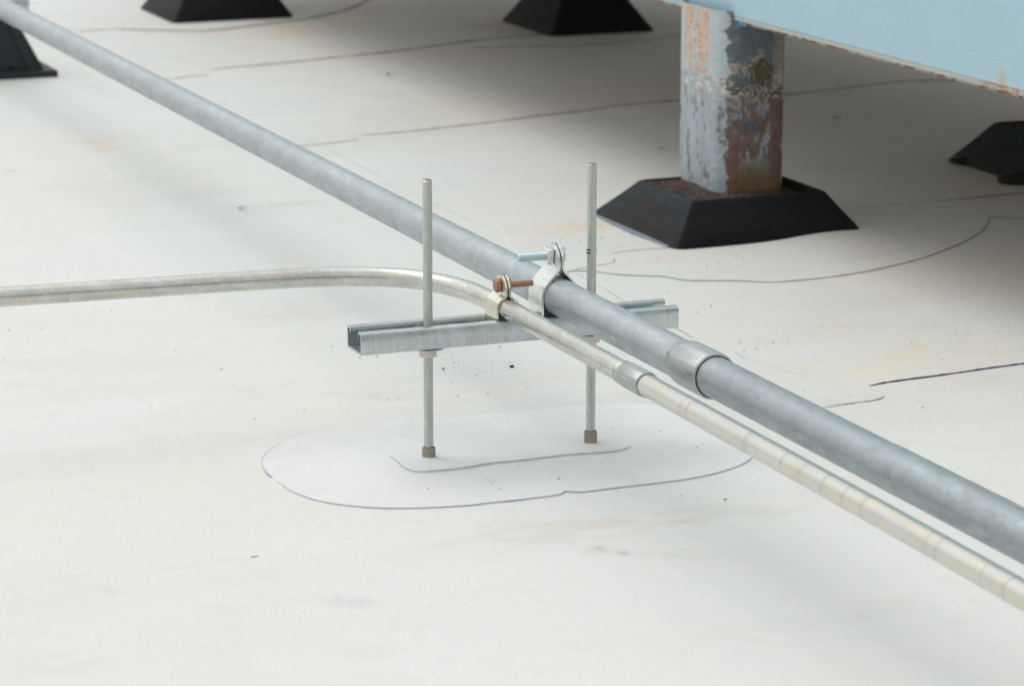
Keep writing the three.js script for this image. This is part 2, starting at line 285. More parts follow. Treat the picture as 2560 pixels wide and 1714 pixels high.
const chroma = (col, X, Y) => { const p = fbm(X * 0.06 + 5, Y * 0.12 + 5, 3), q = fbm(X * 0.05 + 55, Y * 0.10 + 95, 3); col = mix3(col, [col[0] * 1.05, col[1] * 1.0, col[2] * 0.88], sstep(0.45, 0.62, p) * 0.7); return mix3(col, [col[0] * 0.98, col[1] * 0.92, col[2] * 1.0], sstep(0.55, 0.72, q) * 0.7); };
const smlMap = galv([0.555, 0.57, 0.545], { girth: 61, mott: 0.34, tint: chroma });
M.big = new THREE.MeshStandardMaterial({ map: bigMap, metalness: 0.7, roughness: 0.95, roughnessMap: galvRough, bumpMap: galvRough, bumpScale: 0.00012 });
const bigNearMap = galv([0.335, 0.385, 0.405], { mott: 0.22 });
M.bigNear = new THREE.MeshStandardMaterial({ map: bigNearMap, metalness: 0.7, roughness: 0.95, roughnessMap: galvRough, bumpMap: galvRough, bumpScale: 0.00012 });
M.small = new THREE.MeshStandardMaterial({ map: smlMap, metalness: 0.95, roughness: 0.56, roughnessMap: galvRough, bumpMap: galvRough, bumpScale: 0.00004 });
// ring marks left on the near run of the thin conduit
const xs = [[1544, -0.272], [1932, -0.5776], [2200, -0.7522], [2560, -0.959], [2900, -1.128]];
const alongX = (x) => { for (let i = 0; i < xs.length - 1; i++) if (x <= xs[i + 1][0]) return mix(xs[i][1], xs[i + 1][1], (x - xs[i][0]) / (xs[i + 1][0] - xs[i][0])); return -1.2; };
const rings = [1735, 1752, 1886, 1893, 1981, 2029, 2083, 2135, 2182, 2345, 2372, 2486, 2540].map((x) => [-alongX(x), 0.6 + 0.4 * rnd(), 0.0012 + 0.0016 * rnd()]);
const nearMap = colourMap(2048, 256, (u, v) => {
  const s = 0.30 + u * 1.0, X = s * 1000, Y = v * 61;
  const a = fbm(X * 0.03, Y * 0.1, 3), b = fbm(X * 0.4, Y * 0.4, 3), c = fbm(X * 0.02, Y * 1.1 + 40, 3);
  let m = 1 + 0.10 * (a - 0.5) + 0.08 * (b - 0.5) + 0.05 * (c - 0.5), col = [0.65, 0.655, 0.605].map((k) => k * m);
  col = chroma(col, X * 0.6 + 300, Y);
  for (const [p, k, w] of rings) { const q = Math.abs(s - p - 0.0012 * Math.sin(v * 6.283 + p * 40)); if (q < 4 * w) col = mix3(col, [0.46, 0.42, 0.44], k * 0.62 * Math.exp(-((q / w) ** 2)) * (0.55 + 0.9 * fbm(v * 14, p * 50, 2))); }
  return col;
});
M.smallNear = new THREE.MeshStandardMaterial({ map: nearMap, metalness: 1, roughness: 0.34, roughnessMap: galvRough, bumpMap: galvRough, bumpScale: 0.00002 });
const coupMap = galv([0.43, 0.455, 0.46], { girth: 130, mott: 0.35 });
M.coupling = new THREE.MeshStandardMaterial({ map: coupMap, metalness: 0.85, roughness: 0.9, roughnessMap: galvRough });
const zincMap = galv([0.52, 0.575, 0.585], { girth: 125, mott: 0.12 });
M.strut = new THREE.MeshStandardMaterial({ map: zincMap, metalness: 0.95, roughness: 0.62, roughnessMap: galvRough });
M.rod = new THREE.MeshStandardMaterial({ map: galv([0.50, 0.53, 0.505], { girth: 125, mott: 0.3 }), metalness: 0.9, roughness: 0.5, roughnessMap: galvRough });
M.sleeve = new THREE.MeshStandardMaterial({ map: galv([0.34, 0.30, 0.26], { girth: 125, mott: 0.5 }), metalness: 0.6, roughness: 0.7 });
M.nut = new THREE.MeshStandardMaterial({ map: galv([0.66, 0.585, 0.53], { girth: 125, mott: 0.2 }), metalness: 0.45, roughness: 0.55 });
M.washer = new THREE.MeshStandardMaterial({ map: zincMap, metalness: 0.9, roughness: 0.4 });
const strapMapY = galv([0.76, 0.75, 0.63], { girth: 125, mott: 0.15 });
M.strapYellow = new THREE.MeshStandardMaterial({ map: strapMapY, metalness: 0.9, roughness: 0.55, roughnessMap: galvRough });
M.strapBright = new THREE.MeshStandardMaterial({ map: galv([0.80, 0.82, 0.81], { girth: 125, mott: 0.10 }), metalness: 0.85, roughness: 0.5, roughnessMap: galvRough });
M.rustBolt = new THREE.MeshStandardMaterial({ map: colourMap(256, 256, (u, v) => mix3([0.34, 0.16, 0.10], [0.50, 0.30, 0.22], fbm(u * 14, v * 14, 4))), metalness: 0.45, roughness: 0.6 });
M.blueBolt = new THREE.MeshStandardMaterial({ color: new THREE.Color(0.50, 0.64, 0.70), metalness: 0.9, roughness: 0.35 });
M.rustCut = new THREE.MeshStandardMaterial({ color: new THREE.Color(0.42, 0.24, 0.18), metalness: 0.3, roughness: 0.7 });
M.marker = new THREE.MeshStandardMaterial({ color: new THREE.Color(0.03, 0.03, 0.05), roughness: 0.7 });

// ---------------------------------------------------------------- conduits
function pipeUV(g, len, seg) { const uv = g.attributes.uv; for (let i = 0; i < uv.count; i++) uv.setX(i, uv.getX(i) * len / 0.5); return g; }
function straight(a, b, r, rad = 40) { const L = a.distanceTo(b); return pipeUV(new THREE.TubeGeometry(new THREE.LineCurve3(a, b), Math.max(8, Math.round(L / 0.05)), r, rad), L); }
function couplingGeo(r, L) {                                 // axis along z, open lip towards +z
  const R = r * 1.165, e = 0.0022;
  const prof = [[r + 0.0002, -L / 2 - 0.003], [r + 0.0009, -L / 2 - 0.001], [R - e, -L / 2 + e * 1.6], [R - e * 0.3, -L / 2 + e * 3], [R, -L / 2 + e * 5], [R, L / 2 - e * 1.3], [R - e * 0.3, L / 2 - e * 0.4], [R - e * 0.8, L / 2], [r + 0.0011, L / 2 - 0.0004], [r + 0.0008, L / 2 - 0.004], [r - 0.0002, L / 2 - 0.006]];
  const g = new THREE.LatheGeometry(prof.map(([x, y]) => new THREE.Vector2(x, y)), 48); g.rotateX(Math.PI / 2); return toCreasedNormals(g, 0.6);
}
const screwGeo = (() => { const a = new THREE.CylinderGeometry(0.0036, 0.0036, 0.004, 6); return toCreasedNormals(a, 0.5); })();
{
  const t = thing('thick_conduit', 'thick dull galvanized steel conduit running past the blue unit, with one coupling', 'pipe', [BIG.x, BIG.y, 0]);
  const zc = -px(1748, 922, BIG.y).z;                        // distance of the coupling's middle
  const z0 = px(1748, 922, BIG.y).z;
  part(t, 'tube', straight(V(0, 0, z0), V(0, 0, -7.2), BIG.r, 48), M.big);
  part(t, 'tube', straight(V(0, 0, 3.2), V(0, 0, z0), BIG.r, 48), M.bigNear, 'duller, darker length of conduit');
  const c = part(t, 'coupling', couplingGeo(BIG.r, 0.062), M.coupling, 'shinier steel coupling sleeve'); c.position.z = z0;
}
{
  const t = thing('thin_conduit', 'thin shiny galvanized conduit bending away at right angles behind the steel channel', 'pipe', [SML.x, SML.y, 0]);
  const bend = [[0, 0.0], [-0.0006, 0.02], [-0.0018, 0.0399], [-0.0048, 0.0722], [-0.0110, 0.098], [-0.0185, 0.1174], [-0.0292, 0.1386], [-0.046, 0.158], [-0.0674, 0.1722], [-0.1016, 0.1872], [-0.128, 0.1935], [-0.1577, 0.1975], [-0.2773, 0.206], [-0.4326, 0.215], [-1.6, 0.285]];
  const curve = new THREE.CatmullRomCurve3(bend.map(([x, d]) => V(x, 0, -d)), false, 'centripetal');
  part(t, 'bent_tube', pipeUV(new THREE.TubeGeometry(curve, 420, SML.r, 36), curve.getLength()), M.small);
  part(t, 'tube', straight(V(0.0006, 0, 0.305), V(0, 0, 0), SML.r, 36), M.small);
  const near = new THREE.CatmullRomCurve3([[0.0006, -0.300], [-0.0002, -0.5776], [-0.0010, -0.7522], [-0.0035, -0.959], [-0.0068, -1.1283], [-0.010, -1.30]].map(([x, d]) => V(x, 0, -d)), false, 'centripetal');
  part(t, 'tube', new THREE.TubeGeometry(near, 60, SML.r, 36), M.smallNear);
  const c = part(t, 'coupling', couplingGeo(SML.r, 0.050), M.coupling, 'duller steel coupling sleeve'); c.position.set(0.0006, 0, 0.311);
  for (const z of [-0.012, 0.012]) { const s = part(c, 'set_screw', screwGeo, M.coupling); s.position.set(0.0035, -0.0118, z); s.rotation.z = Math.PI * 0.92; }
}

// ---------------------------------------------------------------- strut stand on two threaded rods
function threaded(r, L, pitch, rad = 22) {                   // axis along y from 0 to L, ridged like a screw
  const n = Math.floor(L / pitch), pr = [[0.0001, 0], [r * 0.9, 0]];
  for (let i = 0; i < n; i++) { const y = i * pitch; pr.push([r * 0.90, y + pitch * 0.12], [r, y + pitch * 0.5], [r, y + pitch * 0.62]); }
  pr.push([r * 0.9, L], [0.0001, L]);
  const g = new THREE.LatheGeometry(pr.map(([x, y]) => new THREE.Vector2(x, y)), rad); const uv = g.attributes.uv; const q = g.attributes.position;
  for (let i = 0; i < uv.count; i++) { uv.setY(i, uv.getX(i)); uv.setX(i, q.getY(i) / 0.5); } return g;
}
function hexGeo(R, h, hole = 0) {
  const s = new THREE.Shape(); for (let i = 0; i < 6; i++) { const a = i * Math.PI / 3 + 0.2; i ? s.lineTo(R * Math.cos(a), R * Math.sin(a)) : s.moveTo(R * Math.cos(a), R * Math.sin(a)); } s.closePath();
  if (hole) { const p = new THREE.Path(); p.absarc(0, 0, hole, 0, Math.PI * 2, true); s.holes.push(p); }
  const g = new THREE.ExtrudeGeometry(s, { depth: h - 0.0014, bevelEnabled: true, bevelSize: 0.0008, bevelThickness: 0.0007, bevelSegments: 2, curveSegments: 20 }); g.rotateX(-Math.PI / 2); g.translate(0, 0.0007, 0); return boxUV(g, 0.1);
}
function channelGeo(L, w, h, wall = 0.0022) {                // along x, open slot upwards, base at y = 0
  const a = w / 2, lip = 0.0092, turn = 0.0058, r = 0.0032, ri = 0.0014, s = new THREE.Shape();
  const arc = (cx, cy, rr, a0, a1, cw) => { for (let i = 0; i <= 5; i++) { const t = a0 + (a1 - a0) * i / 5; s.lineTo(cx + rr * Math.cos(t), cy + rr * Math.sin(t)); } };
  s.moveTo(-a + r, 0); s.lineTo(a - r, 0); arc(a - r, r, r, -Math.PI / 2, 0); arc(a - r, h - r, r, 0, Math.PI / 2);
  arc(a - lip + ri, h - ri, ri, Math.PI / 2, Math.PI); s.lineTo(a - lip, h - turn); s.lineTo(a - lip + wall * 0.8, h - turn); s.lineTo(a - lip + wall * 0.8, h - wall); s.lineTo(a - wall, h - wall); s.lineTo(a - wall, wall);
  s.lineTo(-a + wall, wall); s.lineTo(-a + wall, h - wall); s.lineTo(-a + lip - wall * 0.8, h - wall); s.lineTo(-a + lip - wall * 0.8, h - turn); s.lineTo(-a + lip, h - turn);
  arc(-a + lip - ri, h - ri, ri, 0, Math.PI / 2); arc(-a + r, h - r, r, Math.PI / 2, Math.PI); arc(-a + r, r, r, Math.PI, Math.PI * 1.5); s.closePath();
  let g = new THREE.ExtrudeGeometry(s, { depth: L, bevelEnabled: false, steps: 1 }); g.rotateY(Math.PI / 2); g.translate(-L / 2, 0, 0); g = toCreasedNormals(g, 0.6); return boxUV(g, 0.5);
}
const ROD_R = 0.00465;
{
  const t = thing('pipe_stand', 'galvanized slotted channel carried on two upright threaded rods', 'pipe support', [0, 0, 0]);
  const ch = part(t, 'strut_channel', channelGeo(0.3215, CH_W, CH_TOP - CH_BOT), M.strut); ch.position.set(0.0048, CH_BOT, 0);
  for (const [x, y0, h, z] of [[-0.083, -0.001, 0.2686, 0.0], [0.083, -0.001, 0.2734, 0.0]]) {
    const rod = part(t, 'threaded_rod', threaded(ROD_R, h - y0, 0.00155), M.rod); rod.position.set(x, y0, z);
    const cut = part(rod, 'cut_end', new THREE.CylinderGeometry(ROD_R * 0.86, ROD_R * 0.9, 0.0006, 20), M.rustCut, 'rust-brown sawn end'); cut.position.y = h - y0 + 0.0003;
    const sl = part(t, 'rod_sleeve', (() => { const g = new THREE.LatheGeometry([[0.0047, -0.001], [0.0064, -0.001], [0.0064, 0.0105], [0.0060, 0.0125], [0.0050, 0.0128], [0.0047, 0.0118]].map(([a, b]) => new THREE.Vector2(a, b)), 30); return boxUV(toCreasedNormals(g, 0.6), 0.3); })(), M.sleeve, 'brownish weathered coupling nut at rod foot'); sl.position.set(x, 0.0002, z);
    const wa = part(t, 'washer', (() => { const g = new THREE.LatheGeometry([[0.005, 0], [0.0163, 0], [0.0166, 0.0006], [0.0163, 0.0012], [0.005, 0.0012]].map(([a, b]) => new THREE.Vector2(a, b)), 40); return boxUV(toCreasedNormals(g, 0.6), 0.5); })(), M.washer); wa.position.set(x, CH_BOT - 0.0026, z); wa.rotation.z = 0.025;
    const nu = part(t, 'hex_nut', hexGeo(0.0084, 0.0074, 0.0045), M.nut); nu.position.set(x, CH_BOT - 0.0105, z);
  }
  for (const y of [0.1905, 0.1875]) { const b = part(t, 'marker_ring', new THREE.TorusGeometry(ROD_R + 0.0001, 0.0005, 5, 28, 4.2), M.marker, 'dark marker line on the rod'); b.rotation.x = Math.PI / 2; b.rotation.z = 2.0 + y; b.position.set(0.083, y + 0.0003, 0); }
}

// ---------------------------------------------------------------- two-piece strut clamps
function strapGeo(r, t, al, wide, tongue, earTop, side) {    // one half of a clamp, pipe axis at the origin along z
  const R = r + t / 2 + 0.0003, A = al * Math.PI / 180, pts = [], base = -r;      // channel top lies at y = -r
  pts.push([-R, base - 0.0075, tongue], [-R, base + 0.0010, tongue], [-R, base + 0.00105, wide], [-R, 0, wide]);
  for (let i = 1; i <= 14; i++) { const a = Math.PI - (Math.PI / 2 - A) * i / 14; pts.push([R * Math.cos(a), R * Math.sin(a), wide]); }
  const s = (R * Math.sin(A) - t * 0.85) / Math.cos(A), ex = -t * 0.85, ey = R * Math.cos(A) + s * Math.sin(A);
  const lx = -R * Math.sin(A), ly = R * Math.cos(A);
  pts.push([mix(lx, ex, 0.45), mix(ly, ey, 0.45), wide], [mix(lx, ex, 0.78), mix(ly, ey, 0.76), wide], [mix(lx, ex, 0.94), mix(ly, ey, 0.98), wide], [ex, ey + (1 - Math.cos(A)) * 0.004 + 0.0012, wide]);
  const ys = pts[pts.length - 1][1], rr = wide, yc = earTop - rr; if (yc > ys) pts.push([ex, yc, wide]);
  for (let i = 1; i <= 12; i++) { const y = mix(Math.max(yc, ys), earTop - 0.00005, Math.sin(i / 12 * Math.PI / 2)); pts.push([ex, y, Math.sqrt(Math.max(1e-7, rr * rr - (y - yc) ** 2))]); }
  const n = pts.length, rows = pts.map((p, i) => {
    const a = pts[Math.max(0, i - 1)], b = pts[Math.min(n - 1, i + 1)]; let dx = b[0] - a[0], dy = b[1] - a[1]; const l = Math.hypot(dx, dy) || 1; dx /= l; dy /= l;
    const nx = -dy * t / 2, ny = dx * t / 2, sx = side;
    return [V((p[0] + nx) * sx, p[1] + ny, p[2]), V((p[0] + nx) * sx, p[1] + ny, -p[2]), V((p[0] - nx) * sx, p[1] - ny, -p[2]), V((p[0] - nx) * sx, p[1] - ny, p[2])];
  });
  let g = grid(rows, true).toNonIndexed();
  g.deleteAttribute('normal'); g.computeVertexNormals(); g = toCreasedNormals(mergeVertices(g, 1e-6), 0.55); return boxUV(g, 0.25);
}
function clampBolt(t, r, L0, L1, y, mat, matNut, headSide, headR, headH, nutR, nutH, square) {
  const g = threaded(r, L1 - L0, 0.00127, 18); g.translate(0, L0, 0); g.rotateZ(-Math.PI / 2);
  const b = part(t, 'bolt', g, mat); b.position.y = y;
  const h = hexGeo(headR, headH); h.rotateZ(headSide < 0 ? Math.PI / 2 : -Math.PI / 2);
  const hd = part(b, 'bolt_head', h, mat); hd.position.x = headSide * 0.0032;
  let ng; if (square) { ng = boxUV(new RoundedBoxGeometry(nutH, nutR * 1.9, nutR * 1.7, 3, 0.0012), 0.1); ng.translate(-headSide * nutH / 2, 0, 0); } else { ng = hexGeo(nutR, nutH, 0); ng.rotateZ(headSide < 0 ? -Math.PI / 2 : Math.PI / 2); }
  const nu = part(b, 'nut', ng, matNut); nu.position.x = -headSide * 0.0033; return b;
}
{
  const t = thing('pipe_clamp', 'bright zinc strap clamp with pale blue bolt gripping the thick conduit', 'clamp', [BIG.x, BIG.y, 0]);
  for (const s of [1, -1]) part(t, 'strap_half', strapGeo(BIG.r, 0.0021, 50, 0.0170, 0.0100, 0.0490, s), M.strapBright);
  const b = clampBolt(t, 0.0040, -0.037, 0.006, 0.0375, M.blueBolt, M.strapBright, 1, 0.0074, 0.0055, 0.0078, 0.0062, true); b.rotation.x = 0.1;
}
{
  const t = thing('pipe_clamp', 'yellowish zinc strap clamp with rusty bolt gripping the thin conduit', 'clamp', [SML.x, SML.y, 0]);
  for (const s of [1, -1]) part(t, 'strap_half', strapGeo(SML.r, 0.0020, 35, 0.0152, 0.0098, 0.0310, s), M.strapYellow);
  clampBolt(t, 0.0031, -0.004, 0.0305, 0.0205, M.rustBolt, M.rustBolt, -1, 0.0058, 0.0046, 0.0056, 0.0042, false);
}

// ---------------------------------------------------------------- black pitch pans
const rubberTex = () => colourMap(512, 512, (u, v) => {   // u: four faces in turn (left, front, right, back), v up the slope
  const f = Math.floor(u * 4), s = u * 4 - f, n = fbm(u * 40, v * 16, 4), g = fbm(u * 220, v * 120, 2);
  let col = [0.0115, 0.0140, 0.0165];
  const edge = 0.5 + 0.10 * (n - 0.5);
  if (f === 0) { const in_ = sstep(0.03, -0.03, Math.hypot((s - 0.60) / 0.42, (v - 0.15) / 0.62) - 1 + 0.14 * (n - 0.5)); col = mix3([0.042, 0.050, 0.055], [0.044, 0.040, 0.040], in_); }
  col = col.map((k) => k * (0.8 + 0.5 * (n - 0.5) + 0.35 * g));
  const sp = fbm(u * 300 + 7, v * 90 + 3, 2); if (sp > 0.86 && v < 0.5) col = mix3(col, [0.16, 0.10, 0.08], 0.6);
  return col;
});
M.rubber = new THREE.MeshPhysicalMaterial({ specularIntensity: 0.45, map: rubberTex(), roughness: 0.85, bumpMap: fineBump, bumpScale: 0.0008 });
M.sealer = new THREE.MeshStandardMaterial({ map: colourMap(512, 512, (u, v) => { const n = fbm(u * 70, v * 70, 3), k = fbm(u * 6, v * 6, 3); let c = mix3([0.055, 0.030, 0.026], [0.20, 0.095, 0.075], sstep(0.42, 0.62, n)); c = mix3(c, [0.30, 0.26, 0.24], sstep(0.66, 0.74, n) * 0.8); return mix3([0.03, 0.03, 0.032], c, sstep(0.30, 0.44, k)); }), roughness: 0.85, bumpMap: fineBump, bumpScale: 0.003 });
M.blueGrey = new THREE.MeshStandardMaterial({ color: new THREE.Color(0.17, 0.215, 0.26), roughness: 0.6 });
M.tar = new THREE.MeshStandardMaterial({ color: new THREE.Color(0.016, 0.017, 0.020), roughness: 0.45 });
function roundRect(hx, hzz, r, n = 6) {                      // starts at the back-left corner, runs along the left side to the front, then right
  const out = []; for (const [cx, cz, a0] of [[-hx + r, hzz - r, Math.PI], [hx - r, hzz - r, Math.PI / 2], [hx - r, -hzz + r, 0], [-hx + r, -hzz + r, -Math.PI / 2]]) for (let i = 0; i <= n; i++) { const a = a0 - (i / n) * Math.PI / 2; out.push([cx + r * Math.cos(a), cz + r * Math.sin(a)]); }
  return out;
}
function ringGeo(levels, seg = 6, uvFace = true) {           // levels: [hx, hz, r, y, v]; closed rings lofted upwards; uv u per face
  const rows = levels.map(([a, b, r, y]) => { const q = roundRect(a, b, r, seg); return [...q, q[0]].map(([x, z]) => V(x, y, z)); });
  const g = grid(rows), uv = [], C = rows[0].length;
  for (const l of levels) for (let j = 0; j < C; j++) { const k = j % (C - 1), c = Math.floor(k / (seg + 1)), i = (k % (seg + 1)) / seg; let u = (c + 1) * 0.25 - 0.018 + i * 0.036; if (j === C - 1) u = 1.232; uv.push(u, l[4]); }
  g.setAttribute('uv', new THREE.Float32BufferAttribute(uv, 2)); return g;
}
function pitchPan(name, label, pos, bx, bz, tx, tz, h, mat, shift = [0, 0], group = 'black bases sealed to the roof') {
  const t = thing(name, label, 'roof base', pos, group);
  const g = ringGeo([[bx + 0.002, bz + 0.002, 0.016, -0.006, 0], [bx, bz, 0.015, 0.004, 0.05], [mix(bx, tx, 0.5), mix(bz, tz, 0.5), 0.016, h * 0.52, 0.5], [tx + 0.0025, tz + 0.0025, 0.016, h - 0.004, 0.95], [tx - 0.0002, tz - 0.0002, 0.015, h - 0.001, 0.98], [tx - 0.006, tz - 0.006, 0.010, h + 0.0006, 1], [tx - 0.009, tz - 0.009, 0.009, h - 0.002, 1], [tx - 0.010, tz - 0.010, 0.009, h - 0.016, 1]], 6);
  const P = g.attributes.position; for (let i = 0; i < P.count; i++) { const k = Math.max(0, P.getY(i)) / h; P.setX(i, P.getX(i) + shift[0] * k); P.setZ(i, P.getZ(i) + shift[1] * k); if (k < 0.4) P.setY(i, P.getY(i) + 0.0025 * (fbm(P.getX(i) * 25 + 9, P.getZ(i) * 25, 2) - 0.5)); }
  g.computeVertexNormals();
  part(t, 'pan', toCreasedNormals(g, 0.75), mat);
  const sg = new THREE.PlaneGeometry((tx - 0.006) * 2, (tz - 0.006) * 2, 40, 40); sg.rotateX(-Math.PI / 2); const Q = sg.attributes.position;
  for (let i = 0; i < Q.count; i++) { const x = Q.getX(i), z = Q.getZ(i); Q.setXYZ(i, x + shift[0], h - 0.0022 - 0.008 * sstep(0.02, 0.08, x) + 0.004 * (fbm(x * 60 + 5, z * 60 + 5, 3) - 0.5), z + shift[1]); }
  sg.computeVertexNormals(); part(t, 'sealer_fill', sg, M.sealer, 'rusty crumbled sealer filling');
  return t;
}
{
  const c = [0.698, hz(0.698, -0.985), -0.993];
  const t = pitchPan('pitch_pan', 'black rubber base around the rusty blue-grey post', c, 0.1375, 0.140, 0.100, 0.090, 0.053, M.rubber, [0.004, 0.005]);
  // blue-grey strip laid along the left foot
  const footRibbon = (pts, w, name, mat, label) => { const cv = new THREE.CatmullRomCurve3(pts.map(([x, z]) => V(x, 0, z))); const q = cv.getPoints(40); part(t, name, grid(q.map((p, i) => { const k = Math.sin(Math.min(1, Math.max(0, i / 40)) * Math.PI), ww = w * (0.35 + 0.9 * fbm(i * 0.25, pts[0][0] * 10, 3)) * (0.3 + 0.7 * k); const nx = Math.abs(pts[0][0] - pts[pts.length - 1][0]) < 0.06 ? 1 : 0; const y = hz(p.x + c[0], p.z + c[2]) - c[1]; return [V(p.x - nx * ww, y + 0.0006, p.z + (1 - nx) * ww), V(p.x - nx * ww * 0.5, y + 0.0018, p.z + (1 - nx) * ww * 0.5), V(p.x + nx * 0.006, y + 0.006, p.z - (1 - nx) * 0.006)]; })), mat, label); };
  footRibbon([[-0.138, -0.125], [-0.138, 0], [-0.138, 0.12]], 0.013, 'foot_strip', M.blueGrey, 'blue-grey strip along the foot');
}
{
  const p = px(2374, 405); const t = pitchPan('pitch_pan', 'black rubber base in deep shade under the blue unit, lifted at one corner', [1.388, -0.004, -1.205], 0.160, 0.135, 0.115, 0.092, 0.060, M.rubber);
  for (const [x, z, s] of [[-0.160, 0.075, 1.0], [-0.150, -0.095, 0.8], [-0.120, 0.13, 1.1]]) { const g = new THREE.SphereGeometry(0.03 * s, 18, 10); g.scale(1.1, 0.28, 0.8); const P = g.attributes.position; for (let i = 0; i < P.count; i++) { const k = 1 + 0.5 * (fbm(P.getX(i) * 60 + x * 50 + 20, P.getZ(i) * 60 + 9, 3) - 0.5); P.setX(i, P.getX(i) * k); P.setZ(i, P.getZ(i) * k); } g.computeVertexNormals(); const b = part(t, 'tar_blob', g, M.tar); b.position.set(x, 0.005, z); }
}
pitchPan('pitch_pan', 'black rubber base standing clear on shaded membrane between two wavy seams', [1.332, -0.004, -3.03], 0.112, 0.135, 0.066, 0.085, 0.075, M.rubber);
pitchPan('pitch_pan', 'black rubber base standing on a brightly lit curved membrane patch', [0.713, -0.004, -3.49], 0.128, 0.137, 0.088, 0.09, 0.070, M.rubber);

// ---------------------------------------------------------------- steel posts
const postMap = colourMap(1024, 1024, (u, v) => {            // u round the tube (left, front, right, back), v up
  const ub = (u + 0.998 + 0.020 * (fbm(u * 50 + 9, v * 24 + 30, 3) - 0.5)) % 1, f = Math.floor(ub * 4), s = ub * 4 - f, n = fbm(u * 26, v * 20, 5), m = fbm(u * 60 + 40, v * 26 + 8, 4), q = fbm(u * 120 + 3, v * 110 + 5, 3), k = fbm(u * 10 + 77, v * 10 + 3, 4), vs = fbm(u * 90 + 13, v * 7 + 60, 3);
  const paint = mix3([0.27, 0.34, 0.38], [0.39, 0.455, 0.485], fbm(u * 30, v * 8, 3)), rust = mix3([0.085, 0.055, 0.045], [0.20, 0.125, 0.095], q), peach = mix3([0.50, 0.33, 0.23], [0.62, 0.50, 0.40], m), slate = mix3([0.085, 0.105, 0.125], [0.16, 0.19, 0.21], n), tan = mix3([0.34, 0.27, 0.18], [0.52, 0.45, 0.34], q), cream = [0.66, 0.60, 0.52], olive = mix3([0.045, 0.040, 0.022], [0.12, 0.10, 0.06], q);
  const vw = v + 0.035 * (k - 0.5);
  if (f === 0) {
    let c = paint;
    const edge = sstep(0.20, 0.02, s) + sstep(0.90, 0.97, s) * 0.4;
    c = mix3(c, rust, sstep(0.555, 0.66, vs * 0.45 + m * 0.40 + q * 0.15 + 0.05 * edge) * 0.8);
    c = mix3(c, cream, sstep(0.02, 0.0, Math.abs(vw - 0.605) - 0.012 - 0.16 * (q - 0.5)) * sstep(0.44, 0.54, m) * 0.85);
    c = mix3(c, cream, sstep(0.70, 0.76, q) * sstep(0.2, 0.0, Math.abs(vw - 0.54)) * 0.8);
    if (vw > 0.645) { c = mix3(peach, [0.42, 0.52, 0.58], sstep(0.55, 0.62, vs)); c = mix3(c, rust, sstep(0.64, 0.72, q) * 0.55); c = mix3(c, [0.44, 0.50, 0.52], sstep(0.12, 0.03, s + 0.2 * (m - 0.5)) * 0.7 + sstep(0.66, 0.86, s + 0.35 * (n - 0.5)) * 0.75); }
    c = mix3(c, [0.015, 0.017, 0.015], sstep(1.15, 0.9, Math.hypot((s - 0.13) / 0.05, (v - 0.045) / 0.017) + 0.5 * (q - 0.5)));
    return c;
  }
  if (f === 1) {
    let c = mix3(paint, rust, sstep(0.33, 0.51, m * 0.45 + n * 0.25 + q * 0.3) * 0.95);
    c = mix3(c, [0.21, 0.27, 0.31], sstep(0.60, 0.68, k) * sstep(0.6, 0.45, Math.abs(v - 0.28) * 2) * 0.6);
    if (s > 0.86) c = mix3(c, rust, 0.75);
    if (s < 0.10) c = mix3(c, rust, 0.35 + 0.4 * sstep(0.4, 0.2, v));
    const low = sstep(0.30, 0.16, v + 0.10 * (k - 0.5)); c = mix3(c, mix3([0.15, 0.115, 0.055], [0.21, 0.12, 0.065], n), low * (0.72 + 0.28 * sstep(0.40, 0.58, 1 - q)));
    c = mix3(c, [0.07, 0.095, 0.14], sstep(1.2, 0.6, Math.hypot((s - 0.36) / 0.20, (v - 0.405) / 0.035) + 2.4 * (m - 0.5) + 1.2 * (q - 0.5)) * 0.8);
    const lich = sstep(1.1, 0.75, Math.hypot((s - 0.62) / 0.30, (v - 0.675) / 0.080) + 0.9 * (k - 0.5) + 0.5 * (m - 0.5)); c = mix3(c, olive, lich * 0.95);
    if (vw > 0.585) { let d = mix3(slate, tan, sstep(0.54, 0.66, n * 0.4 + k * 0.6) * 0.75); d = mix3(d, tan, sstep(0.12, 0.0, 1 - s) * 0.8); c = mix3(d, olive, lich); c = mix3(c, mix3(tan, cream, 0.35), sstep(0.64, 0.72, q) * sstep(0.13, 0.05, Math.abs(vw - 0.655)) * (1 - 0.6 * lich) * 0.8); }
    else c = mix3(c, mix3(olive, cream, sstep(0.55, 0.62, q)), sstep(0.10, 0.02, 0.60 - vw) * 0.65);
    c = mix3(c, [0.33, 0.55, 0.70], sstep(0.05, -0.02, Math.abs(s - 0.22) - 0.17 + 0.1 * (n - 0.5)) * sstep(0.90, 0.915, v + 0.03 * (m - 0.5)));
    return c;
  }
  return mix3(paint, rust, sstep(0.42, 0.58, m * 0.5 + n * 0.5));
});
M.post = new THREE.MeshStandardMaterial({ map: postMap, roughness: 0.72, metalness: 0.0, bumpMap: greyMap(512, 512, (u, v) => fbm(u * 60, v * 40, 4)), bumpScale: 0.0012 });
const UNIT = { x: 0.684, bot: 0.2755 };
function postGeo(h, y0) { const a = 0.0495, b = 0.0730, L = []; for (let i = 0; i <= 6; i++) L.push([a, b, 0.0240, y0 + (h - y0) * i / 6, 0.02 + 0.96 * i / 6]); return toCreasedNormals(ringGeo(L, 8), 1.2); }
one('steel_post', postGeo(UNIT.bot + 0.010, 0.030), M.post, 'square steel post with peeling blue-grey paint and rust', 'post', [POST.x, 0, POST.z]);
{
  const p = px(2556, 300, 0.09); one('steel_post', postGeo(UNIT.bot + 0.010, 0.030), M.post, 'steel post deep in shade, only its edge showing beside the blue panel', 'post', [1.392, 0, -1.22]);
}

